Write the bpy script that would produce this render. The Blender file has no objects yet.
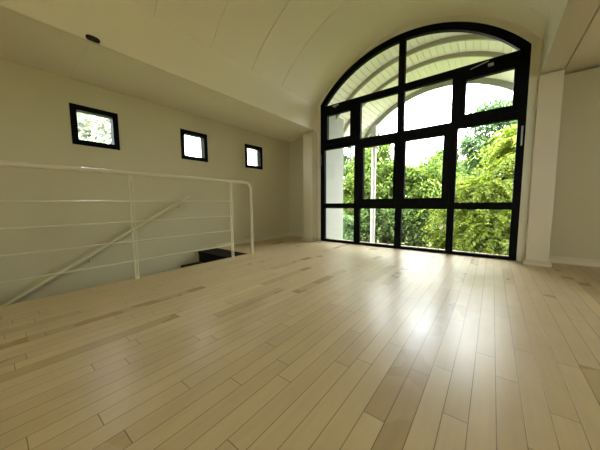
import bpy, bmesh, math, random
import numpy as np
from mathutils import Matrix, Vector
sc = bpy.context.scene
COL = sc.collection

# ------------------------------------------------------------------ helpers
def mesh_obj(name, verts, faces, mat, parent=None, smooth=False):
    me = bpy.data.meshes.new(name)
    me.from_pydata([tuple(v) for v in verts], [], [tuple(f) for f in faces])
    me.update()
    if smooth:
        me.polygons.foreach_set('use_smooth', [True]*len(me.polygons))
    me.materials.append(mat)
    o = bpy.data.objects.new(name, me)
    COL.objects.link(o)
    if parent is not None:
        o.parent = parent
    return o

class MB:
    """collects solids that make ONE mesh object"""
    def __init__(s): s.v = []; s.f = []
    def add(s, v, f):
        n = len(s.v); s.v += [tuple(p) for p in v]; s.f += [tuple(i+n for i in q) for q in f]
        return s
    def box(s, x0, x1, y0, y1, z0, z1, bev=0.0):
        if bev <= 0:
            v = [(x0,y0,z0),(x1,y0,z0),(x1,y1,z0),(x0,y1,z0),(x0,y0,z1),(x1,y0,z1),(x1,y1,z1),(x0,y1,z1)]
            return s.add(v, [(0,3,2,1),(4,5,6,7),(0,1,5,4),(1,2,6,5),(2,3,7,6),(3,0,4,7)])
        bm = bmesh.new()
        bmesh.ops.create_cube(bm, size=1)
        for q in bm.verts:
            q.co = Vector(((x0+x1)/2+q.co.x*(x1-x0), (y0+y1)/2+q.co.y*(y1-y0), (z0+z1)/2+q.co.z*(z1-z0)))
        bmesh.ops.bevel(bm, geom=bm.edges[:]+bm.verts[:], offset=bev, segments=2, affect='EDGES', profile=0.6)
        bm.verts.index_update()
        s.add([q.co[:] for q in bm.verts], [[q.index for q in f.verts] for f in bm.faces])
        bm.free(); return s
    def tube(s, pts, r, n=10, cap=True):
        pts = [Vector(p) for p in pts]
        rs = r if isinstance(r, (list, tuple)) else [r]*len(pts)
        t0 = (pts[1]-pts[0]).normalized()
        a = Vector((0,0,1)) if abs(t0.z) < .9 else Vector((1,0,0))
        u = t0.cross(a).normalized()
        vs = []; fs = []
        for i, p in enumerate(pts):
            if i == 0: t = pts[1]-pts[0]
            elif i == len(pts)-1: t = pts[-1]-pts[-2]
            else: t = (pts[i+1]-pts[i]).normalized()+(pts[i]-pts[i-1]).normalized()
            t.normalize()
            u = (u - t*u.dot(t)).normalized(); w = t.cross(u)
            for k in range(n):
                c = 2*math.pi*k/n
                vs.append(p+(u*math.cos(c)+w*math.sin(c))*rs[i])
        for i in range(len(pts)-1):
            for k in range(n):
                k2 = (k+1) % n
                fs.append((i*n+k, i*n+k2, (i+1)*n+k2, (i+1)*n+k))
        if cap:
            fs.append(tuple(reversed(range(n)))); m = (len(pts)-1)*n
            fs.append(tuple(range(m, m+n)))
        return s.add(vs, fs)
    def arc_band(s, cx, cz, ri, ro, a0, a1, y0, y1, n=64):
        """ring segment in the XZ plane, extruded along Y"""
        vs = []; fs = []
        for i in range(n+1):
            a = a0+(a1-a0)*i/n; c, q = math.cos(a), math.sin(a)
            vs += [(cx+ri*c,y0,cz+ri*q),(cx+ro*c,y0,cz+ro*q),(cx+ro*c,y1,cz+ro*q),(cx+ri*c,y1,cz+ri*q)]
        for i in range(n):
            b = 4*i; d = b+4
            for k in range(4):
                k2 = (k+1) % 4
                fs.append((b+k, d+k, d+k2, b+k2))
        fs.append((0,1,2,3)); m = 4*n; fs.append((m+3,m+2,m+1,m))
        return s.add(vs, fs)
    def build(s, name, mat, parent=None, smooth=False):
        o = mesh_obj(name, s.v, s.f, mat, parent, smooth)
        bm = bmesh.new(); bm.from_mesh(o.data)
        bmesh.ops.recalc_face_normals(bm, faces=bm.faces[:]); bm.to_mesh(o.data); bm.free()
        if smooth:
            try: o.data.set_sharp_from_angle(angle=math.radians(40))
            except Exception: pass
        return o

def empty(name, loc):
    o = bpy.data.objects.new(name, None); COL.objects.link(o)
    o.empty_display_size = .1; o.location = loc
    return o
def part(mb, name, mat, parent, smooth=False):
    """a child mesh built in world coordinates under an Empty that may sit anywhere"""
    o = mb.build(name, mat, parent, smooth)
    base = Vector((0,0,0)); p = parent
    while p is not None:
        base += p.location; p = p.parent
    if base.length > 0:
        o.data.transform(Matrix.Translation(-base))
    return o
def tag(o, label, cat, group=None, kind=None):
    o['label'] = label; o['category'] = cat
    if group: o['group'] = group
    if kind: o['kind'] = kind
    return o
def struct(o, label, cat):
    return tag(o, label, cat, None, 'structure')

# ------------------------------------------------------------------ materials
def new_mat(name):
    m = bpy.data.materials.new(name); m.use_nodes = True
    nt = m.node_tree
    return m, nt, nt.nodes['Principled BSDF']
def N(nt, t, **kw):
    n = nt.nodes.new(t)
    for k, v in kw.items(): setattr(n, k, v)
    return n
def mth(nt, op, a, b=None):
    n = N(nt, 'ShaderNodeMath', operation=op)
    for i, x in enumerate((a, b)):
        if x is None: continue
        if isinstance(x, (int, float)): n.inputs[i].default_value = x
        else: nt.links.new(x, n.inputs[i])
    return n.outputs[0]
def rgb(c): return (c[0], c[1], c[2], 1)

def plain(name, col, rough=.5, metal=0, spec=.5, bump=0, bscale=60, var=.0):
    m, nt, b = new_mat(name)
    b.inputs['Roughness'].default_value = rough
    b.inputs['Metallic'].default_value = metal
    b.inputs['Specular IOR Level'].default_value = spec
    b.inputs['Base Color'].default_value = rgb(col)
    tc = N(nt, 'ShaderNodeTexCoord')
    if var > 0:
        no = N(nt, 'ShaderNodeTexNoise'); no.inputs['Scale'].default_value = 1.7; no.inputs['Detail'].default_value = 4
        nt.links.new(tc.outputs['Object'], no.inputs['Vector'])
        mx = N(nt, 'ShaderNodeMix', data_type='RGBA')
        mx.inputs[6].default_value = rgb([c*(1-var) for c in col]); mx.inputs[7].default_value = rgb([min(1, c*(1+var)) for c in col])
        nt.links.new(no.outputs['Fac'], mx.inputs[0]); nt.links.new(mx.outputs[2], b.inputs['Base Color'])
    if bump > 0:
        nb = N(nt, 'ShaderNodeTexNoise'); nb.inputs['Scale'].default_value = bscale; nb.inputs['Detail'].default_value = 3
        nt.links.new(tc.outputs['Object'], nb.inputs['Vector'])
        bp = N(nt, 'ShaderNodeBump'); bp.inputs['Strength'].default_value = bump; bp.inputs['Distance'].default_value = .004
        nt.links.new(nb.outputs['Fac'], bp.inputs['Height']); nt.links.new(bp.outputs['Normal'], b.inputs['Normal'])
    return m

WALLC = (.60, .562, .385)
M = {}
M['wall'] = plain('wall_paint', WALLC, .75, spec=.25, bump=.12, var=.03)
M['ceil'] = plain('ceiling_paint', (.83, .79, .65), .8, spec=.2, bump=.08, var=.03)
M['trim'] = plain('trim_paint', (.68, .64, .49), .45, spec=.4)  # on the pilasters this lighter tone stands in for window light
M['rail'] = plain('rail_enamel', (.64, .60, .44), .35, spec=.5)
M['hand'] = plain('handrail_enamel', (.68, .63, .445), .4, spec=.4)
M['reveal'] = plain('reveal_daylit_tone', (.70, .69, .57), .7, spec=.25, bump=.1)  # daylight on the jambs put into a lighter, greyer wall colour
M['black'] = plain('black_frame', (.006, .006, .007), .6, spec=.05)
M['stair'] = plain('stair_black', (.010, .009, .008), .6, spec=.12, var=.1)
M['dark'] = plain('black_plastic', (.006, .006, .006), .5)
M['silver'] = plain('brushed_metal', (.36, .36, .35), .35, metal=1)
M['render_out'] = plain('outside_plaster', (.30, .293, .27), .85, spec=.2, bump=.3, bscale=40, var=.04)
M['board'] = plain('canopy_board', (.90, .85, .82), .6, spec=.3, var=.06)
M['ribm'] = plain('canopy_rib', (.40, .37, .29), .6, spec=.3, var=.06)
M['post'] = plain('post_paint', (.36, .345, .325), .6, spec=.3, var=.05)
M['bark'] = plain('bark', (.11, .08, .05), .9, spec=.1, bump=.6, bscale=25, var=.3)
M['ground'] = plain('garden_ground', (.07, .085, .03), .95, spec=.05, bump=.8, bscale=12, var=.4)

def floor_mat():
    m, nt, b = new_mat('maple_strip_floor')
    L = nt.links
    tc = N(nt, 'ShaderNodeTexCoord'); sx = N(nt, 'ShaderNodeSeparateXYZ'); L.new(tc.outputs['Object'], sx.inputs[0])
    W = .0717; LEN = .78
    xr = mth(nt, 'DIVIDE', mth(nt, 'ADD', sx.outputs['X'], 20.0325), W)
    row = mth(nt, 'FLOOR', xr); fx = mth(nt, 'SUBTRACT', xr, row)
    wn = N(nt, 'ShaderNodeTexWhiteNoise', noise_dimensions='1D'); L.new(row, wn.inputs['W'])
    ln = mth(nt, 'MULTIPLY', mth(nt, 'ADD', mth(nt, 'MULTIPLY', wn.outputs['Value'], .6), .7), LEN)
    yr = mth(nt, 'DIVIDE', mth(nt, 'ADD', sx.outputs['Y'], mth(nt, 'ADD', mth(nt, 'MULTIPLY', wn.outputs['Value'], 37.), 20.)), ln)
    idx = mth(nt, 'FLOOR', yr); fy = mth(nt, 'SUBTRACT', yr, idx)
    cb = N(nt, 'ShaderNodeCombineXYZ'); L.new(row, cb.inputs[0]); L.new(idx, cb.inputs[1])
    w2 = N(nt, 'ShaderNodeTexWhiteNoise', noise_dimensions='2D'); L.new(cb.outputs[0], w2.inputs['Vector'])
    ramp = N(nt, 'ShaderNodeValToRGB'); L.new(w2.outputs['Value'], ramp.inputs[0])
    e = ramp.color_ramp.elements
    e[0].position = 0; e[0].color = rgb((.475, .355, .198))
    e[1].position = 1; e[1].color = rgb((.66, .53, .325))
    for pos, c in ((.06, (.505, .382, .22)), (.12, (.58, .455, .272)), (.55, (.612, .487, .298)), (.88, (.635, .508, .312))):
        q = e.new(pos); q.color = rgb(c)
    # grain
    mp = N(nt, 'ShaderNodeMapping'); mp.inputs['Scale'].default_value = (55, 2.2, 1); L.new(tc.outputs['Object'], mp.inputs[0])
    av = N(nt, 'ShaderNodeVectorMath', operation='ADD'); L.new(mp.outputs[0], av.inputs[0]); L.new(w2.outputs['Color'], av.inputs[1])
    g = N(nt, 'ShaderNodeTexNoise'); g.inputs['Scale'].default_value = 1; g.inputs['Detail'].default_value = 5; g.inputs['Distortion'].default_value = .6
    L.new(av.outputs[0], g.inputs['Vector'])
    # soft figure across a board (mineral streaks and curl)
    mp2 = N(nt, 'ShaderNodeMapping'); mp2.inputs['Scale'].default_value = (11, 5, 1); L.new(tc.outputs['Object'], mp2.inputs[0])
    g2 = N(nt, 'ShaderNodeTexNoise'); g2.inputs['Scale'].default_value = 1; g2.inputs['Detail'].default_value = 3; L.new(mp2.outputs[0], g2.inputs['Vector'])
    val = mth(nt, 'ADD', mth(nt, 'MULTIPLY', g.outputs['Fac'], .18), mth(nt, 'ADD', mth(nt, 'MULTIPLY', g2.outputs['Fac'], .22), .80))
    # seams
    ax = mth(nt, 'MINIMUM', fx, mth(nt, 'SUBTRACT', 1., fx)); ax = mth(nt, 'MULTIPLY', ax, W)
    ay = mth(nt, 'MULTIPLY', mth(nt, 'MINIMUM', fy, mth(nt, 'SUBTRACT', 1., fy)), ln)
    sm = mth(nt, 'MINIMUM', ax, mth(nt, 'MULTIPLY', ay, .9))
    mr = N(nt, 'ShaderNodeMapRange', interpolation_type='SMOOTHSTEP'); mr.inputs['From Min'].default_value = .0005; mr.inputs['From Max'].default_value = .0020
    mr.inputs['To Min'].default_value = .36; mr.inputs['To Max'].default_value = 1
    L.new(sm, mr.inputs['Value'])
    vm = N(nt, 'ShaderNodeVectorMath', operation='SCALE'); L.new(ramp.outputs[0], vm.inputs[0]); L.new(mth(nt, 'MULTIPLY', val, mr.outputs[0]), vm.inputs['Scale'])
    L.new(vm.outputs[0], b.inputs['Base Color'])
    # lacquer sheen
    rn = N(nt, 'ShaderNodeTexNoise'); rn.inputs['Scale'].default_value = 3; L.new(tc.outputs['Object'], rn.inputs['Vector'])
    ro = mth(nt, 'ADD', mth(nt, 'MULTIPLY', rn.outputs['Fac'], .08), mth(nt, 'ADD', mth(nt, 'MULTIPLY', w2.outputs['Value'], .06), .235))
    L.new(ro, b.inputs['Roughness'])
    b.inputs['Specular IOR Level'].default_value = .26
    tl = N(nt, 'ShaderNodeSeparateColor'); L.new(w2.outputs['Color'], tl.inputs[0])
    tilt = mth(nt, 'MULTIPLY', mth(nt, 'MULTIPLY', mth(nt, 'SUBTRACT', tl.outputs[1], .5), fx), .0009)
    hh = mth(nt, 'ADD', mth(nt, 'MULTIPLY', mr.outputs[0], .0006), tilt)
    bp = N(nt, 'ShaderNodeBump'); bp.inputs['Strength'].default_value = .5; bp.inputs['Distance'].default_value = 1.
    L.new(hh, bp.inputs['Height']); L.new(bp.outputs['Normal'], b.inputs['Normal'])
    return m
M['floor'] = floor_mat()

def glass_mat():
    m = bpy.data.materials.new('window_glass'); m.use_nodes = True
    nt = m.node_tree; nt.nodes.clear()
    o = N(nt, 'ShaderNodeOutputMaterial'); t = N(nt, 'ShaderNodeBsdfTransparent'); g = N(nt, 'ShaderNodeBsdfGlossy')
    t.inputs['Color'].default_value = (.97, .98, .975, 1); g.inputs['Roughness'].default_value = .02
    fr = N(nt, 'ShaderNodeFresnel'); fr.inputs['IOR'].default_value = 1.35
    mx = N(nt, 'ShaderNodeMixShader'); nt.links.new(fr.outputs[0], mx.inputs[0]); nt.links.new(t.outputs[0], mx.inputs[1]); nt.links.new(g.outputs[0], mx.inputs[2])
    nt.links.new(mx.outputs[0], o.inputs[0])
    return m
M['glass'] = glass_mat()

def leaf_mat(name, dark, mid, light, trans=.4):
    m = bpy.data.materials.new(name); m.use_nodes = True
    nt = m.node_tree; nt.nodes.clear(); L = nt.links
    o = N(nt, 'ShaderNodeOutputMaterial'); geo = N(nt, 'ShaderNodeNewGeometry')
    r = N(nt, 'ShaderNodeValToRGB'); e = r.color_ramp.elements
    e[0].color = rgb(dark); e[1].color = rgb(light); q = e.new(.5); q.color = rgb(mid)
    L.new(geo.outputs['Random Per Island'], r.inputs[0])
    d = N(nt, 'ShaderNodeBsdfDiffuse'); t = N(nt, 'ShaderNodeBsdfTranslucent'); g = N(nt, 'ShaderNodeBsdfGlossy'); g.inputs['Roughness'].default_value = .45
    L.new(r.outputs[0], d.inputs[0]); L.new(r.outputs[0], t.inputs[0])
    a = N(nt, 'ShaderNodeMixShader'); a.inputs[0].default_value = trans; L.new(d.outputs[0], a.inputs[1]); L.new(t.outputs[0], a.inputs[2])
    b = N(nt, 'ShaderNodeMixShader'); b.inputs[0].default_value = .012; L.new(a.outputs[0], b.inputs[1]); L.new(g.outputs[0], b.inputs[2])
    L.new(b.outputs[0], o.inputs[0])
    return m
M['leaf_yellow'] = leaf_mat('leaves_yellow_green', (0.048, 0.084, 0.0064), (0.132, 0.184, 0.0144), (0.232, 0.264, 0.032), .5)
M['leaf_light'] = leaf_mat('leaves_light_green', (0.032, 0.064, 0.0096), (0.08, 0.132, 0.0176), (0.16, 0.204, 0.04), .45)
M['leaf_mid'] = leaf_mat('leaves_mid_green', (0.0224, 0.0496, 0.012), (0.06, 0.108, 0.024), (0.128, 0.176, 0.052), .4)
M['leaf_dark'] = leaf_mat('leaves_deep_green', (0.0324, 0.0666, 0.0234), (0.0738, 0.135, 0.0495), (0.153, 0.216, 0.09), .38)
M['leaf_overexposed'] = leaf_mat('leaves_overexposed_green', (0.323, 0.361, 0.266), (0.38, 0.4085, 0.323), (0.437, 0.456, 0.399), .5)  # overexposure outside the small window painted into the leaf colour

# ------------------------------------------------------------------ room dimensions (metres)
XL, XR = -3.5, 2.3            # left and right walls
YB = -3.4                     # back wall
YLE, YRE = 4.10, 4.03         # aisle end walls
YW = 3.864                    # arched window wall, room face
YF = 3.87                     # window frame, room face
SOL, SOR = 2.012, 2.122        # left / right aisle ceilings
VX, VZ, VR = -1.13, 1.335, 1.852    # barrel vault axis and radius
BXL, BXR = -2.60, .338        # beam faces towards the vault
HX, HY0, HY1 = -2.72, -2.45, 2.27 # stairwell opening

# floor
f = MB()
f.box(HX, XR, YB, YLE+.1, -.22, 0); f.box(XL, HX, HY1, YLE+.1, -.22, 0); f.box(XL, HX, YB, HY0, -.22, 0)
struct(f.build('floor', M['floor']), 'pale maple strip floor running to the arched window', 'floor')
f = MB(); f.box(XL-.2, HX+.5, YB, 3.0, -2.9, -2.75)
struct(f.build('floor', M['stair']), 'dark lower floor at the foot of the stairs', 'floor')

# walls
def wall_x(name, x0, x1, y0, y1, z0, z1, holes, mat):
    """wall in the YZ plane with square through-holes [(ya,yb,za,zb)]"""
    ys = sorted({y0, y1, *[h[0] for h in holes], *[h[1] for h in holes]})
    zs = sorted({z0, z1, *[h[2] for h in holes], *[h[3] for h in holes]})
    mb = MB()
    def hole(i, k):
        if i < 0 or k < 0 or i >= len(ys)-1 or k >= len(zs)-1: return True
        a, b = (ys[i]+ys[i+1])/2, (zs[k]+zs[k+1])/2
        return any(h[0] < a < h[1] and h[2] < b < h[3] for h in holes)
    for i in range(len(ys)-1):
        for k in range(len(zs)-1):
            if hole(i, k): continue
            a, b, c, d = ys[i], ys[i+1], zs[k], zs[k+1]
            mb.add([(x1,a,c),(x1,b,c),(x1,b,d),(x1,a,d)], [(0,1,2,3)])
            mb.add([(x0,a,c),(x0,b,c),(x0,b,d),(x0,a,d)], [(3,2,1,0)])
            if hole(i-1, k): mb.add([(x0,a,c),(x1,a,c),(x1,a,d),(x0,a,d)], [(0,1,2,3)])
            if hole(i+1, k): mb.add([(x0,b,c),(x1,b,c),(x1,b,d),(x0,b,d)], [(3,2,1,0)])
            if hole(i, k-1): mb.add([(x0,a,c),(x1,a,c),(x1,b,c),(x0,b,c)], [(3,2,1,0)])
            if hole(i, k+1): mb.add([(x0,a,d),(x1,a,d),(x1,b,d),(x0,b,d)], [(0,1,2,3)])
    o = mb.build(name, mat)
    bm = bmesh.new(); bm.from_mesh(o.data); bmesh.ops.remove_doubles(bm, verts=bm.verts[:], dist=1e-4)
    bmesh.ops.recalc_face_normals(bm, faces=bm.faces[:]); bm.to_mesh(o.data); bm.free()
    return o
SQ = [(.612, 1.031), (1.762, 2.172), (2.902, 3.32)]
SZ = (1.353, 1.768)
struct(wall_x('wall_left', XL-.2, XL, YB-.2, YLE+.2, -2.9, 2.35, [(a, b, SZ[0], SZ[1]) for a, b in SQ], M['wall']),
       'cream wall with three small square windows above the stairwell', 'wall')

w = MB()                                                   # window wall: the arched opening is cut out of it
AX, AZ, AR = -1.145, 1.335, 1.79
YV = YF+.075
OX0, OX1 = -2.535, .255
w.box(-2.82, -2.60, YW, YV, -.22, 3.5); w.box(-2.60, OX0, YW, YV, -.22, 3.5); w.box(OX1, .32, YW, YV, -.22, 3.5); w.box(.32, .50, YW, 4.1, -.22, 3.5)
n = 72
xs = [AX + AR*math.cos(math.acos((OX0-AX)/AR) + (math.acos((OX1-AX)/AR)-math.acos((OX0-AX)/AR))*i/n) for i in range(n+1)]
top = 3.5
for i in range(n):
    a, b = xs[i], xs[i+1]
    za, zb = [AZ+math.sqrt(max(0, AR*AR-(q-AX)**2)) for q in (a, b)]
    for y, rev in ((YW, 0), (YV, 1)):
        v = [(a,y,za),(b,y,zb),(b,y,top),(a,y,top)]
        w.add(v, [(3,2,1,0) if rev else (0,1,2,3)])
    w.add([(a,YW,za),(b,YW,zb),(b,YV,zb),(a,YV,za)], [(0,1,2,3)])
w.box(OX0, OX1, YW+.02, YV, -.25, -.005)
struct(w.build('wall_front', M['reveal']), 'cream wall round the big arched window', 'wall')

w = MB(); w.box(XL-.1, -2.6, YLE, YLE+.2, -.22, 2.4)
struct(w.build('wall_front', M['wall']), 'narrow end wall in the corner left of the arched window', 'wall')
w = MB(); w.box(.30, XR+.2, YRE, YRE+.2, -.22, 2.09); w.box(.30, XR+.2, YRE+.19, YRE+.3, 2.0, 2.5)
struct(w.build('wall_front', M['wall']), 'plain cream end wall right of the arched window', 'wall')
w = MB(); w.box(XR, XR+.2, YB, YLE+.1, -.22, 2.5)
struct(w.build('wall_right', M['wall']), 'cream wall on the far right behind the camera', 'wall')
w = MB(); w.box(XL-.2, .7, YB-.2, YB, -2.9, 3.6); w.box(2.1, XR+.2, YB-.2, YB, -.22, 3.6); w.box(.7, 2.1, YB-.2, YB, -.22, .6); w.box(.7, 2.1, YB-.2, YB, 1.75, 3.6)  # unseen opening added here to let fill daylight into the room
struct(w.build('wall_back', M['wall']), 'back wall with an added opening for fill daylight behind the camera', 'wall')
w = MB(); w.box(HX+.002, HX+.12, YB, 2.6, -2.9, -.221); w.box(XL, HX+.12, HY1+.002, HY1+.12, -2.9, -.221)
struct(w.build('wall_stairwell', M['wall']), 'cream wall under the floor edge of the stairwell', 'wall')

# vault, built of 0.6 m panels with open joints between them
def vault():
    ybounds = [-3.4]
    seams = [-2.49, -1.89, -1.29, -.69, -.09, .51, 1.11, 1.71, 2.31, 2.89, 3.49]
    a0, a1 = math.acos((BXR-VX)/VR), math.acos((BXL-VX)/VR)
    n = 72; g = .0035; d = .008
    prof = [(-3.45, 0)]
    for s in seams:
        q = .35 if s > 3.4 else 1
        prof += [(s-g*q, 0), (s-g*q, d*q), (s+g*q, d*q), (s+g*q, 0)]
    prof.append((YW+.02, 0))
    vs = []; fs = []
    for y, dr in prof:
        for i in range(n+1):
            a = a0+(a1-a0)*i/n
            vs.append((VX+(VR+dr)*math.cos(a), y, VZ+(VR+dr)*math.sin(a)))
    for j in range(len(prof)-1):
        for i in range(n):
            fs.append((j*(n+1)+i, j*(n+1)+i+1, (j+1)*(n+1)+i+1, (j+1)*(n+1)+i))
    k = len(vs)                                            # back skin so the shell has thickness
    for y in (-3.45, YW+.02):
        for i in range(n+1):
            a = a0+(a1-a0)*i/n
            vs.append((VX+(VR+.12)*math.cos(a), y, VZ+(VR+.12)*math.sin(a)))
    for i in range(n):
        fs.append((k+i, k+n+1+i, k+n+2+i, k+i+1))
    return mesh_obj('ceiling', vs, fs, M['ceil'])
struct(vault(), 'cream barrel vault ceiling with curved panel joints', 'ceiling')
c = MB()
ys = [YB, -1.86, -.62, .62, 1.86, 3.1, YLE+.1]
for a, b in zip(ys, ys[1:]): c.box(XL, BXL-.001, a+.0007, b-.0007, SOL, SOL+.05)
c.box(XL, BXL-.26, YB, YLE+.1, SOL+.05, SOL+.1)
struct(c.build('ceiling', M['ceil']), 'low flat ceiling over the stairwell beside the left wall', 'ceiling')
c = MB(); c.box(.547, XR+.05, YB, YRE+.3, SOR, SOR+.08); c.box(.50, XR+.05, YB, YRE+.3, SOR+.16, SOR+.2)
struct(c.build('ceiling', M['ceil']), 'low flat ceiling right of the right beam', 'ceiling')
b = MB(); b.box(BXL-.25, BXL, YB, YW+.02, SOL+.008, 2.47)
struct(b.build('beam_left', M['ceil']), 'beam face between the low ceiling over the stairs and the vault', 'beam')
b = MB(); b.box(BXR, .517, YB, YRE+.02, 2.067, 2.47)
struct(b.build('beam_right', M['trim']), 'boxed cream beam running above the right pilaster', 'beam')
t = MB(); t.box(BXL-.007, BXL+.005, YB, 3.76, SOL-.002, SOL+.010, .002)
struct(t.build('trim_1', M['trim']), 'thin pale bead along the lower edge of the left beam', 'trim')
t = MB(); t.box(HX-.004, HX+.001, HY0, HY1, -.2, -.001)
struct(t.build('trim_2', M['floor']), 'maple edge strip along the stairwell opening', 'trim')

# pilasters
p = MB(); p.box(-2.805, -2.607, 3.69, 4.1, 0, SOL-.026, .004); p.box(-2.80, -2.612, 3.755, 4.1, SOL-.03, SOL)
struct(p.build('pillar_left', M['trim']), 'narrow cream pilaster left of the arched window', 'pilaster')  # window light on the pilaster is put into its lighter colour
p = MB(); p.box(.326, .513, 3.735, 4.06, 0, 2.043, .004); p.box(.332, .507, 3.80, 4.06, 2.036, 2.067)
struct(p.build('pillar_right', M['trim']), 'broad cream pilaster right of the arched window', 'pilaster')
def skirt(mb, pts, h=.068, d=.021):
    """moulded skirting along a polyline; room side is to the right of the direction of travel"""
    prof = [(0, 0), (d, 0), (d, h*.66), (d*.75, h*.74), (d*.45, h*.86), (d*.3, h), (0, h)]
    for (x0, y0), (x1, y1) in zip(pts, pts[1:]):
        dx, dy = x1-x0, y1-y0; l = math.hypot(dx, dy); ux, uy = dx/l, dy/l; nx, ny = uy, -ux
        vs = []
        for e, s in ((0, -1), (1, 1)):
            for q, z in prof:
                ext = s*q if len(pts) > 2 else 0
                bx, by = (x0, y0) if e == 0 else (x1, y1)
                vs.append((bx+ux*ext+nx*q, by+uy*ext+ny*q, z))
        k = len(prof)
        fs = [(i, (i+1) % k, k+(i+1) % k, k+i) for i in range(k)] + [tuple(range(k))[::-1], tuple(range(k, 2*k))]
        mb.add(vs, fs)
    return mb
def base(name, pts, label, h=.068):
    struct(skirt(MB(), pts, h).build(name, M['trim']), label, 'skirting board')
base('baseboard_left', [(XL, HY1-.02), (XL, YLE)], 'low cream skirting along the left wall past the stairs')
base('baseboard_front', [(XL, YLE), (-2.805, YLE)], 'low cream skirting in the corner left of the window')
base('baseboard_front', [(.513, YRE), (XR, YRE)], 'moulded cream skirting on the wall right of the pilaster', .075)
base('baseboard_right', [(XR, YRE), (XR, YB)], 'cream skirting on the far right wall')
base('baseboard_front', [(-2.805, 4.05), (-2.805, 3.69), (-2.607, 3.69), (-2.607, YW)], 'skirting wrapped round the foot of the left pilaster', .06)
base('baseboard_front', [(.326, YW), (.326, 3.735), (.513, 3.735), (.513, YRE)], 'skirting wrapped round the foot of the right pilaster', .06)

# ------------------------------------------------------------------ the big arched window
win = empty('window_1', (AX, YF, 0)); struct(win, 'tall black framed arched window with fourteen panes facing the garden', 'window')
y0, y1 = YF, YF+.065
fr = MB()
aL, aR = math.acos((OX0-AX)/AR), math.acos((OX1-AX)/AR)
fr.arc_band(AX, AZ, AR-.088, AR, aR, aL, y0, y1, 72)
fr.box(OX0, -2.455, y0, y1, 0, 2.46); fr.box(.183, OX1, y0, y1, 0, 2.46)
e = .0008
fr.box(-2.46, .19, y0+e, y1-e, 0, .04)
fr.box(-2.46, .19, y0+e, y1-e, .613, .702)
fr.box(-2.46, .19, y0+e, y1-e, 1.665, 1.757)
fr.box(-2.47, .20, y0+e, y1-e, 2.325, 2.422)
for a, b in ((-1.863, -1.765), (-1.18, -1.088), (-.488, -.405)): fr.box(a, b, y0+2*e, y1-2*e, .02, 2.34)
fr.box(-1.18, -1.09, y0+2*e, y1-2*e, 2.4, 3.06)
part(fr, 'window_frame', M['black'], win)
cols = [(-2.455, -1.863), (-1.765, -1.18), (-1.088, -.488), (-.405, .183)]
gy = YF+.034
gl = MB()
for a, b in cols: gl.box(a-.01, b+.01, gy, gy+.006, .03, .62)
for k in (0, 3): gl.box(cols[k][0]-.01, cols[k][1]+.01, gy, gy+.006, .69, 1.675)
for k in (1, 2): gl.box(cols[k][0]-.01, cols[k][1]+.01, gy, gy+.006, 1.745, 2.335)
for x0, x1 in ((-2.45, -1.17), (-1.10, .17)):              # the two lights under the arch
    k = 24; q = [x0+(x1-x0)*i/k for i in range(k+1)]
    zz = [AZ+math.sqrt(max(.0, (AR-.075)**2-(x-AX)**2)) for x in q]
    for i in range(k):
        gl.add([(q[i],gy,2.41),(q[i+1],gy,2.41),(q[i+1],gy,max(2.411,zz[i+1])),(q[i],gy,max(2.411,zz[i]))], [(0,1,2,3)])
part(gl, 'fixed_glass', M['glass'], win)
def sash(col, zr, g):
    """opening light: col x-range, zr z-range of the frame opening, g = glass (x0,x1,z0,z1)"""
    a, b = col; c, d = zr; x0, x1, z0, z1 = g; s0, s1 = YF-.014, YF+.055
    m = MB(); o = .012
    m.box(a-o, x0, s0, s1, c-o, d+o); m.box(x1, b+o, s0, s1, c-o, d+o)
    m.box(x0, x1, s0, s1, c-o, z0); m.box(x0, x1, s0, s1, z1, d+o)
    s = part(m, 'sash', M['black'], win)
    p = MB(); p.box(x0-.004, x1+.004, gy, gy+.006, z0-.004, z1+.004)
    part(p, 'pane', M['glass'], s)
    return s
sash(cols[1], (.702, 1.665), (-1.702, -1.213, .77, 1.605))
sash(cols[2], (.702, 1.665), (-1.053, -.560, .77, 1.605))
s1 = sash(cols[0], (1.757, 2.325), (-2.390, -1.94, 1.832, 2.252))
s4 = sash(cols[3], (1.757, 2.325), (-.336, .124, 1.822, 2.245))
h = MB(); h.box(-2.275, -2.16, YF-.03, YF-.013, 2.372, 2.392, .004); h.box(-2.24, -2.205, YF-.04, YF-.013, 2.35, 2.376, .004)
part(h, 'latch', M['silver'], s1)['label'] = 'small chrome stay latch on the top of the upper sash'
h = MB(); h.tube([(-.30, YF-.022, 2.352), (-.12, YF-.022, 2.392)], .006, 8); h.box(-.125, -.07, YF-.04, YF-.013, 2.322, 2.354, .005)
part(h, 'latch', M['silver'], s4)['label'] = 'chrome stay arm and latch on the upper right sash'
for x, za, zb in ((.226, 1.352, 1.572), (-2.522, 1.40, 1.59)):
    h = MB(); h.box(x-.009, x+.009, YF-.022, YF-.001, za, zb, .005)
    part(h, 'hinge', M['silver'], win)['label'] = 'slim upright chrome hinge bar on the black frame'

# the three small square windows
for k, (a, b) in enumerate(SQ):
    names = ['small square black framed window nearest the camera, showing pale leaves', 'middle one of three small square black framed windows',
             'small square black framed window closest to the corner']
    wn = empty('window_%d' % (k+2), (XL, (a+b)/2, SZ[0])); struct(wn, names[k], 'window')
    c, d = SZ; x0, x1 = XL-.085, XL+.006; t = .054
    m = MB(); m.box(x0, x1, a, a+t, c, d); m.box(x0, x1, b-t, b, c, d); m.box(x0, x1-.0006, a+t, b-t, c, c+t); m.box(x0, x1-.0006, a+t, b-t, d-t, d)
    part(m, 'window_frame', M['black'], wn)
    m = MB(); m.box(XL-.070, XL-.064, a+t-.003, b-t+.003, c+t-.003, d-t+.003)
    part(m, 'pane', M['glass'], wn)

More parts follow.
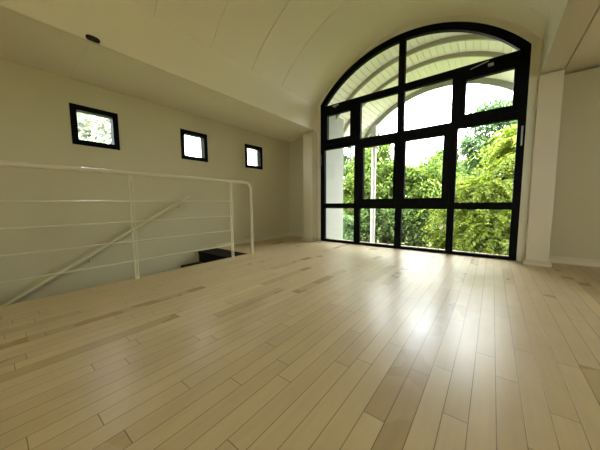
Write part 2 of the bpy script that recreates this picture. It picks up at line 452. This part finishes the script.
# ------------------------------------------------------------------ stairs and railings
st = empty('staircase', (-3.11, 1.9, -.17))
tag(st, 'black staircase going down along the left wall behind the railing', 'stairs')
RUN, RISE = .27, .165
for k in range(16):
    ya = 1.94-RUN*k; z = -.004-RISE*k
    yb = HY1-.003 if k == 0 else 1.94-RUN*(k-1)+.0
    m = MB(); m.box(XL+.003, HX-.006, ya, yb, z-.035, z, .003)
    part(m, 'tread', M['stair'], st)
    m = MB(); m.box(XL+.003, HX-.006, ya+.012, ya+.03, z-RISE, z-.035)
    part(m, 'riser', M['stair'], st)

RX = -2.66
rl = empty('stair_railing', (RX, .85, 0))
tag(rl, 'cream metal railing with four thin bars guarding the stairwell', 'railing')
m = MB(); pts = [(RX, -1.6, 1.005), (RX, 2.205, 1.0)]
for i in range(1, 9):
    a = math.pi/2*i/8; pts.append((RX, 2.205+.085*math.sin(a), .915+.085*math.cos(a)))
pts.append((RX, 2.29, 0)); m.tube(pts, .0195, 14)
part(m, 'top_rail', M['rail'], rl, True)
for y in (-1.40, -.27, .85, 1.96):
    m = MB()
    for dy in (-.0135, .0135): m.box(RX-.005, RX+.005, y+dy-.0055, y+dy+.0055, 0, .984)
    m.box(RX-.0042, RX+.0042, y-.0085, y+.0085, .93, .984); m.box(RX-.0042, RX+.0042, y-.0085, y+.0085, .0, .03)
    part(m, 'post', M['rail'], rl)
for z in (.178, .366, .552, .742):
    m = MB(); m.tube([(RX, -1.6, z), (RX, 1.965, z)], .0075, 8)
    part(m, 'rail', M['rail'], rl, True)

hr = empty('wall_handrail', (XL, .8, .25))
tag(hr, 'slanting cream handrail fixed to the left wall above the stairs', 'handrail')
HXR = XL+.075
def hz(y): return -.171+.5716*(y-.071)
m = MB(); m.tube([(HXR, -1.9, hz(-1.9)), (HXR, 1.80, hz(1.80)), (HXR-.004, 1.83, hz(1.83)+.002)], .0185, 14)
part(m, 'handrail_bar', M['hand'], hr, True)
for y in (-1.4, -.35, .66, 1.66):
    m = MB(); z = hz(y)
    m.tube([(XL, y, z-.075), (HXR-.02, y, z-.07), (HXR-.004, y, z-.055), (HXR, y, z-.012)], .007, 8)
    m.tube([(XL, y, z-.075), (XL+.004, y, z-.075)], .016, 16)
    part(m, 'bracket', M['hand'], hr, True)

# small black oval fitting on the beam
m = MB(); cy, cz = .635, 2.042
vs = []; fs = []; n = 28; rings = [(.0, 1.0), (.010, 1.0), (.016, .9), (.019, .7)]
for dx, s in rings:
    for i in range(n):
        a = 2*math.pi*i/n; ca, sa = math.cos(a), math.sin(a)
        vs.append((BXL+dx, cy+.046*s*math.copysign(abs(ca)**.75, ca), cz+.021*s*math.copysign(abs(sa)**.75, sa)))
for j in range(len(rings)-1):
    for i in range(n): fs.append((j*n+i, j*n+(i+1) % n, (j+1)*n+(i+1) % n, (j+1)*n+i))
fs += [tuple(range(n))[::-1], tuple(range(3*n, 4*n))]
m.add(vs, fs)
tag(m.build('oval_fitting', M['dark'], None, True), 'small black oval fitting on the beam above the railing', 'fitting')

# ------------------------------------------------------------------ outside: canopy, side wall, garden
CX, CZ, CR = -.98, 1.13, 2.05
cn = empty('barrel_canopy', (CX, 5.0, -1.6))
tag(cn, 'pale boarded barrel canopy outside above the arched window', 'canopy')
m = MB(); a0, a1 = math.radians(22), math.radians(150)
nb = 46
for i in range(nb):
    b0 = a0+(a1-a0)*i/nb; b1 = a0+(a1-a0)*(i+1)/nb; g = .0017
    m.arc_band(CX, CZ, CR, CR+.02, b0+g, b1-g, YV+.006, 5.98, 2)
part(m, 'board_roof', M['board'], cn)
m = MB(); m.arc_band(CX, CZ, CR+.021, CR+.06, a0, a1, YV+.006, 5.98, 64)
part(m, 'gap_shade_backing', M['bark'], cn)  # dark sheet added so the gaps between boards look shaded
for y in (4.42, 4.93):
    m = MB(); m.arc_band(CX, CZ, CR-.065, CR-.001, a0, a1, y+.015, y+.05, 64)
    part(m, 'rib', M['ribm'], cn)
m = MB(); m.arc_band(CX, CZ, CR-.10, CR+.08, a0, a1, 5.98, 6.04, 64)
part(m, 'fascia', M['render_out'], cn)
for px in (-2.335, .46):
    m = MB(); m.tube([(px, 5.93, -1.6), (px, 5.93, 2.12)], .055, 16)
    ps = part(m, 'post', M['post'], cn, True)
    m = MB(); m.box(px-.085, px+.085, 5.85, 6.02, 2.04, 2.13, .01); m.box(px-.06, px+.06, 5.87, 5.99, 2.13, 2.56)
    part(m, 'post_cap', M['post'], ps)
w = MB(); w.box(-2.80, -2.54, YV+.002, 4.76, -1.6, 2.44); 
struct(w.build('wall_outside', M['render_out']), 'white outer wall standing out from the house left of the window', 'wall')
w = MB(); w.box(.62, .88, 4.23, 4.87, -1.6, 2.30)
struct(w.build('wall_outside', M['render_out']), 'white outer wall standing out from the house right of the window', 'wall')

rng = np.random.default_rng(7)
def ground():
    vs = []; fs = []; n = 40
    for j in range(n+1):
        for i in range(n+1):
            x = -40+80*i/n; y = -30+70*j/n
            h = -1.6 - .0 + max(0, y-9)*.06 + .12*math.sin(x*.7)*math.cos(y*.6)
            inside = -4.5 < x < 3.2 and -4.5 < y < 5
            vs.append((x, y, -3.0 if inside else h))
    for j in range(n):
        for i in range(n): fs.append((j*(n+1)+i, j*(n+1)+i+1, (j+1)*(n+1)+i+1, (j+1)*(n+1)+i))
    return mesh_obj('ground', vs, fs, M['ground'], None, True)
struct(ground(), 'green garden ground outside below the window', 'ground')

def unit(v): return v/np.maximum(np.linalg.norm(v, axis=-1, keepdims=True), 1e-9)
def leaves(P, D, Nn, L, Wd):
    """folded leaf at each point P pointing along D with rough normal Nn"""
    D = unit(D); S = unit(np.cross(D, Nn)); U = np.cross(S, D)
    L = L[:, None]; Wd = Wd[:, None]
    b = P; l = P+D*L*.45+S*Wd*.5+U*Wd*.18; t = P+D*L-U*L*.10; r = P+D*L*.45-S*Wd*.5+U*Wd*.18
    V = np.stack([b, l, t, r], 1).reshape(-1, 3); n = len(P)
    F = np.arange(n*4).reshape(n, 4)
    return V, F
def to_obj(name, V, F, mat, parent, origin):
    me = bpy.data.meshes.new(name)
    V = V-np.array(origin)
    me.from_pydata(V.tolist(), [], F.tolist()); me.update(); me.materials.append(mat)
    o = bpy.data.objects.new(name, me); COL.objects.link(o); o.parent = parent
    return o
def crown(c, rad, n, leaf, width, droop, clumps, shell=.65):
    c = np.array(c); rad = np.array(rad)
    d = unit(rng.normal(size=(clumps, 3))); d[:, 2] = np.where(d[:, 2] < -.75, -d[:, 2], d[:, 2])
    rr = shell+(1-shell)*rng.random((clumps, 1))
    rr = np.where(rng.random((clumps, 1)) < .15, rr*.6, rr)
    cc = c+d*rad*rr
    cr = (.20+.16*rng.random(clumps))*rad.min()*1.15
    k = rng.integers(0, clumps, n)
    off = unit(rng.normal(size=(n, 3)))*(rng.random((n, 1))**.45)
    off[:, 2] *= .7
    P = cc[k]+off*cr[k][:, None]
    out = unit(off*.8+d[k]*.7)
    D = unit(out+rng.normal(size=(n, 3))*.45+np.array([0, 0, -droop]))
    Nn = unit(out*.5+np.array([0, 0, .9])+rng.normal(size=(n, 3))*.35)
    L = leaf*(.6+.8*rng.random(n)); W = width*(.7+.6*rng.random(n))
    return leaves(P, D, Nn, L, W)
def fronds(c, rad, nf, flen, leaf, width):
    """arching feathery sprays made of paired narrow leaflets"""
    c = np.array(c); rad = np.array(rad); out = []
    for _ in range(nf):
        d = unit(rng.normal(size=3)); 
        if d[2] < -.6: d[2] *= -1
        s = c+d*rad*(.35+.55*rng.random())
        h = unit(np.array([d[0]+rng.normal()*.5, d[1]+rng.normal()*.5, .25+.35*rng.random()]))
        l = flen*(.6+.7*rng.random()); m = 13
        t = np.linspace(.12, 1, m)[:, None]
        C = s+h*l*t+np.array([0, 0, -1])*(t**2)*l*(.55+.35*rng.random())
        T = unit(h+np.array([0, 0, -1])*2*t*.7)
        S = unit(np.cross(T, np.array([0, 0, 1.])+.25*rng.normal(size=3)))
        for sg in (-1, 1):
            D = unit(S*sg+T*.75+np.array([0, 0, -.35])+rng.normal(size=(m, 3))*.15)
            Nn = unit(np.cross(S, T)*1.0+rng.normal(size=(m, 3))*.25)
            Nn = np.where(Nn[:, 2:3] < 0, -Nn, Nn)
            tap = (1.15-.7*t[:, 0])
            out.append((C, D, Nn, leaf*tap*(.8+.4*rng.random(m)), width*(.8+.4*rng.random(m))))
    P, D, Nn, L, W = [np.concatenate([o[i] for o in out]) for i in range(5)]
    return leaves(P, D, Nn, L, W)
def gz(x, y): return -1.6+max(0, y-9)*.06+.12*math.sin(x*.7)*math.cos(y*.6)-.05
DENS, BIG = 1.7, 1.2
def plant(name, label, cat, c, rad, kind, mat, n, leaf, width, droop=.3, clumps=60, stems=1, group='trees and shrubs in the garden'):
    x, y, z = c; g = gz(x, y)
    r = empty(name, (x, y, g)); tag(r, label, cat, group)
    if kind == 'frond': V, F = fronds(c, rad, n, leaf*5.2, leaf, width)
    else: V, F = crown(c, rad, int(n*DENS), leaf*BIG, width*BIG*1.1, droop, int(clumps*1.3))
    V[:, 2] = np.maximum(V[:, 2], g+.06)
    to_obj('foliage', V, F, mat, r, (x, y, g))
    m = MB(); R = random.Random(int(abs(x*100)+y*10))
    for k in range(stems):
        ox, oy = (R.uniform(-.2, .2), R.uniform(-.2, .2)) if stems > 1 else (0, 0)
        tr = .035+.03*max(rad) if stems == 1 else .025
        base_ = (ox*.5, oy*.5, -.0); topz = z-g+rad[2]*.35
        m.tube([base_, (ox+R.uniform(-.06, .06), oy, topz*.45), (ox*1.5, oy*1.5+.03, topz)], [tr, tr*.75, tr*.3], 8)
        for q in range(5):
            a = R.uniform(0, 6.28); f0 = R.uniform(.5, .9); zb = topz*f0
            ex, ey = math.cos(a)*rad[0]*.6, math.sin(a)*rad[1]*.6
            m.tube([(ox*f0, oy*f0, zb), (ox+ex*.5, oy+ey*.5, zb+rad[2]*.2), (ox+ex, oy+ey, zb+rad[2]*.3)], [tr*.45, tr*.3, tr*.12], 6)
    m.build('trunk' if stems == 1 else 'stems', M['bark'], r, True)
    return r
Y_, L_, D_, G_ = M['leaf_yellow'], M['leaf_light'], M['leaf_dark'], M['leaf_mid']
# feathery yellow-green growth close to the window on its right
plant('feathery_tree', 'tall feathery yellow-green tree drooping close outside the right panes', 'tree', (.60, 7.6, 1.45), (.48, .5, 1.1), 'frond', Y_, 300, .16, .045)
plant('feathery_shrub', 'bright yellow-green feathery shrub filling the lower right panes', 'shrub', (-.2, 7.0, .50), (.72, .6, .80), 'frond', Y_, 340, .15, .044, stems=3)
plant('feathery_shrub', 'green feathery shrub at the foot of the right pane', 'shrub', (.0, 6.3, -.35), (.75, .5, .85), 'frond', Y_, 320, .14, .042, stems=3)
plant('rounded_bush', 'rounded bright green bush low outside the third pane', 'shrub', (-.86, 6.5, -.72), (.36, .36, .88), 'crown', Y_, 2600, .055, .022, .7, 70, 3)
# middle distance
plant('garden_tree', 'tall dark green tree rising behind the feathery right tree', 'tree', (.55, 13., 3.05), (1.9, 1.4, 1.5), 'crown', D_, 5200, .17, .075, .35, 90)
plant('garden_tree', 'broad light green tree seen through the third upper pane', 'tree', (-1.95, 10., 1.05), (1.35, 1.1, 1.25), 'crown', L_, 5200, .13, .052, .6, 85)
plant('garden_tree', 'small dark tree top against the sky behind the broad tree', 'tree', (-1.95, 13.6, 1.9), (.80, .7, 1.25), 'crown', D_, 2600, .14, .06, .3, 50)
plant('leafy_shrub', 'deep green shrub low outside beyond the third pane', 'shrub', (-1.85, 8., -.45), (.8, .65, 1.15), 'crown', G_, 3600, .11, .05, .4, 60, 3)
plant('garden_tree', 'light green leafy tree behind the white canopy post', 'tree', (-3.5, 9.2, 1.4), (1.1, .9, 1.35), 'crown', L_, 4600, .12, .05, .5, 75)
plant('leafy_shrub', 'mixed green shrub low behind the white canopy post', 'shrub', (-2.75, 7.5, -.42), (.72, .55, 1.05), 'crown', G_, 3600, .10, .045, .4, 60, 3)
plant('garden_tree', 'dark green tree top beside the white outer wall', 'tree', (-6.2, 12.4, 3.2), (1.45, 1.0, 2.3), 'crown', D_, 6000, .14, .06, .3, 70)
plant('leafy_shrub', 'light green shrub beside the white outer wall', 'shrub', (-4.2, 8.3, .45), (.62, .6, 1.25), 'crown', L_, 3000, .11, .05, .4, 55, 3)
plant('leafy_shrub', 'dark shrub low beside the white outer wall', 'shrub', (-3.5, 6.9, -.6), (.5, .5, 1.0), 'crown', D_, 2400, .10, .045, .4, 45, 3)
# the far edge of the garden
far = [(-12.1, 22.4, 1.5, 2.8, 3.4, G_, 'distant green tree beyond the dark tree on the left'), (-6.2, 18.2, .9, 2.2, 2.1, G_, 'distant rounded tree in the gap behind the canopy post'),
       (-4.5, 22.4, 1.0, 2.4, 2.5, L_, 'distant pale green tree behind the broad light tree'), (-1.2, 18.0, 1.0, 2.0, 2.1, G_, 'distant tree low between the broad tree and tall dark tree'),
       (2.8, 22.4, 1.9, 2.7, 3.2, D_, 'distant dark tree behind the right panes')]
for x, y, z, rx, rz, mt, lab in far:
    plant('garden_tree', lab, 'tree', (x, y, z), (rx, 1.25, rz), 'crown', mt, 3600, .22, .10, .3, 70)
plant('garden_tree', 'leafy tree, overexposed tone painted in, outside the nearest small square window', 'tree', (-9.0, 2.75, 2.75), (1.3, 1.45, 1.2), 'crown', M['leaf_overexposed'], 3600, .16, .07, .3, 50)

# ------------------------------------------------------------------ light
wd = bpy.data.worlds.new('world'); sc.world = wd; wd.use_nodes = True
nt = wd.node_tree; bg = nt.nodes['Background']
tc = N(nt, 'ShaderNodeTexCoord'); sx = N(nt, 'ShaderNodeSeparateXYZ'); nt.links.new(tc.outputs['Generated'], sx.inputs[0])
rp = N(nt, 'ShaderNodeValToRGB'); nt.links.new(sx.outputs['Z'], rp.inputs[0])
e = rp.color_ramp.elements
e[0].position = .0; e[0].color = (.42, .43, .43, 1); e[1].position = .9; e[1].color = (1, 1, 1, 1)
q = e.new(.30); q.color = (.45, .46, .46, 1)
no = N(nt, 'ShaderNodeTexNoise'); no.inputs['Scale'].default_value = 3.2; no.inputs['Detail'].default_value = 5
mp = N(nt, 'ShaderNodeMapping'); mp.inputs['Scale'].default_value = (1, 1, 3.2); nt.links.new(tc.outputs['Generated'], mp.inputs[0]); nt.links.new(mp.outputs[0], no.inputs['Vector'])
r2 = N(nt, 'ShaderNodeValToRGB'); nt.links.new(no.outputs['Fac'], r2.inputs[0])
r2.color_ramp.elements[0].position = .40; r2.color_ramp.elements[0].color = (.86, .93, .97, 1)
r2.color_ramp.elements[1].position = .56; r2.color_ramp.elements[1].color = (1, 1, 1, 1)
mx = N(nt, 'ShaderNodeMix', data_type='RGBA', blend_type='MULTIPLY'); mx.inputs[0].default_value = 1
nt.links.new(rp.outputs[0], mx.inputs[6]); nt.links.new(r2.outputs[0], mx.inputs[7])
nt.links.new(mx.outputs[2], bg.inputs['Color'])
bg.inputs['Strength'].default_value = 14.0
sd = bpy.data.lights.new('added_sun', 'SUN'); sd.energy = 8; sd.angle = math.radians(25); sd.color = (1, .96, .86)  # unseen sun, added for foliage contrast and bounce off the back floor
so = bpy.data.objects.new('added_sun', sd); COL.objects.link(so)
so.rotation_euler = Vector((-.3, .75, -1)).to_track_quat('-Z', 'Y').to_euler(); so.location = (0, 0, 12)
def portal(loc, rot, sx_, sy_):
    l = bpy.data.lights.new('daylight_portal', 'AREA'); l.shape = 'RECTANGLE'; l.size = sx_; l.size_y = sy_; l.cycles.is_portal = True
    o = bpy.data.objects.new('daylight_portal', l); COL.objects.link(o); o.location = loc; o.rotation_euler = rot
portal((AX, YV+.004, 1.55), (-math.pi/2, 0, 0), 2.9, 3.2)
portal((1.4, YB-.1, 1.175), (math.pi/2, 0, 0), 1.4, 1.15)

# ------------------------------------------------------------------ camera
cd = bpy.data.cameras.new('camera'); cam = bpy.data.objects.new('camera', cd); COL.objects.link(cam); sc.camera = cam
cd.sensor_width = 36; cd.lens = 245.395/600*36; cd.clip_start = .02
r = Vector((.78766, .61605, -.00853)); u = Vector((-.04849, .0758, .99594)); fw = Vector((-.6142, .78405, -.08958))
mw = Matrix((( r.x, u.x, -fw.x, 0), (r.y, u.y, -fw.y, 0), (r.z, u.z, -fw.z, .715), (0, 0, 0, 1)))
cam.matrix_world = mw
sc.cycles.max_bounces = 12; sc.cycles.diffuse_bounces = 8; sc.cycles.transparent_max_bounces = 16; sc.cycles.sample_clamp_indirect = 8
sc.cycles.use_denoising = True
vs_ = sc.view_settings
vs_.view_transform = 'Standard'; vs_.look = 'None'; vs_.exposure = 1.36; vs_.gamma = 1; vs_.use_curve_mapping = False
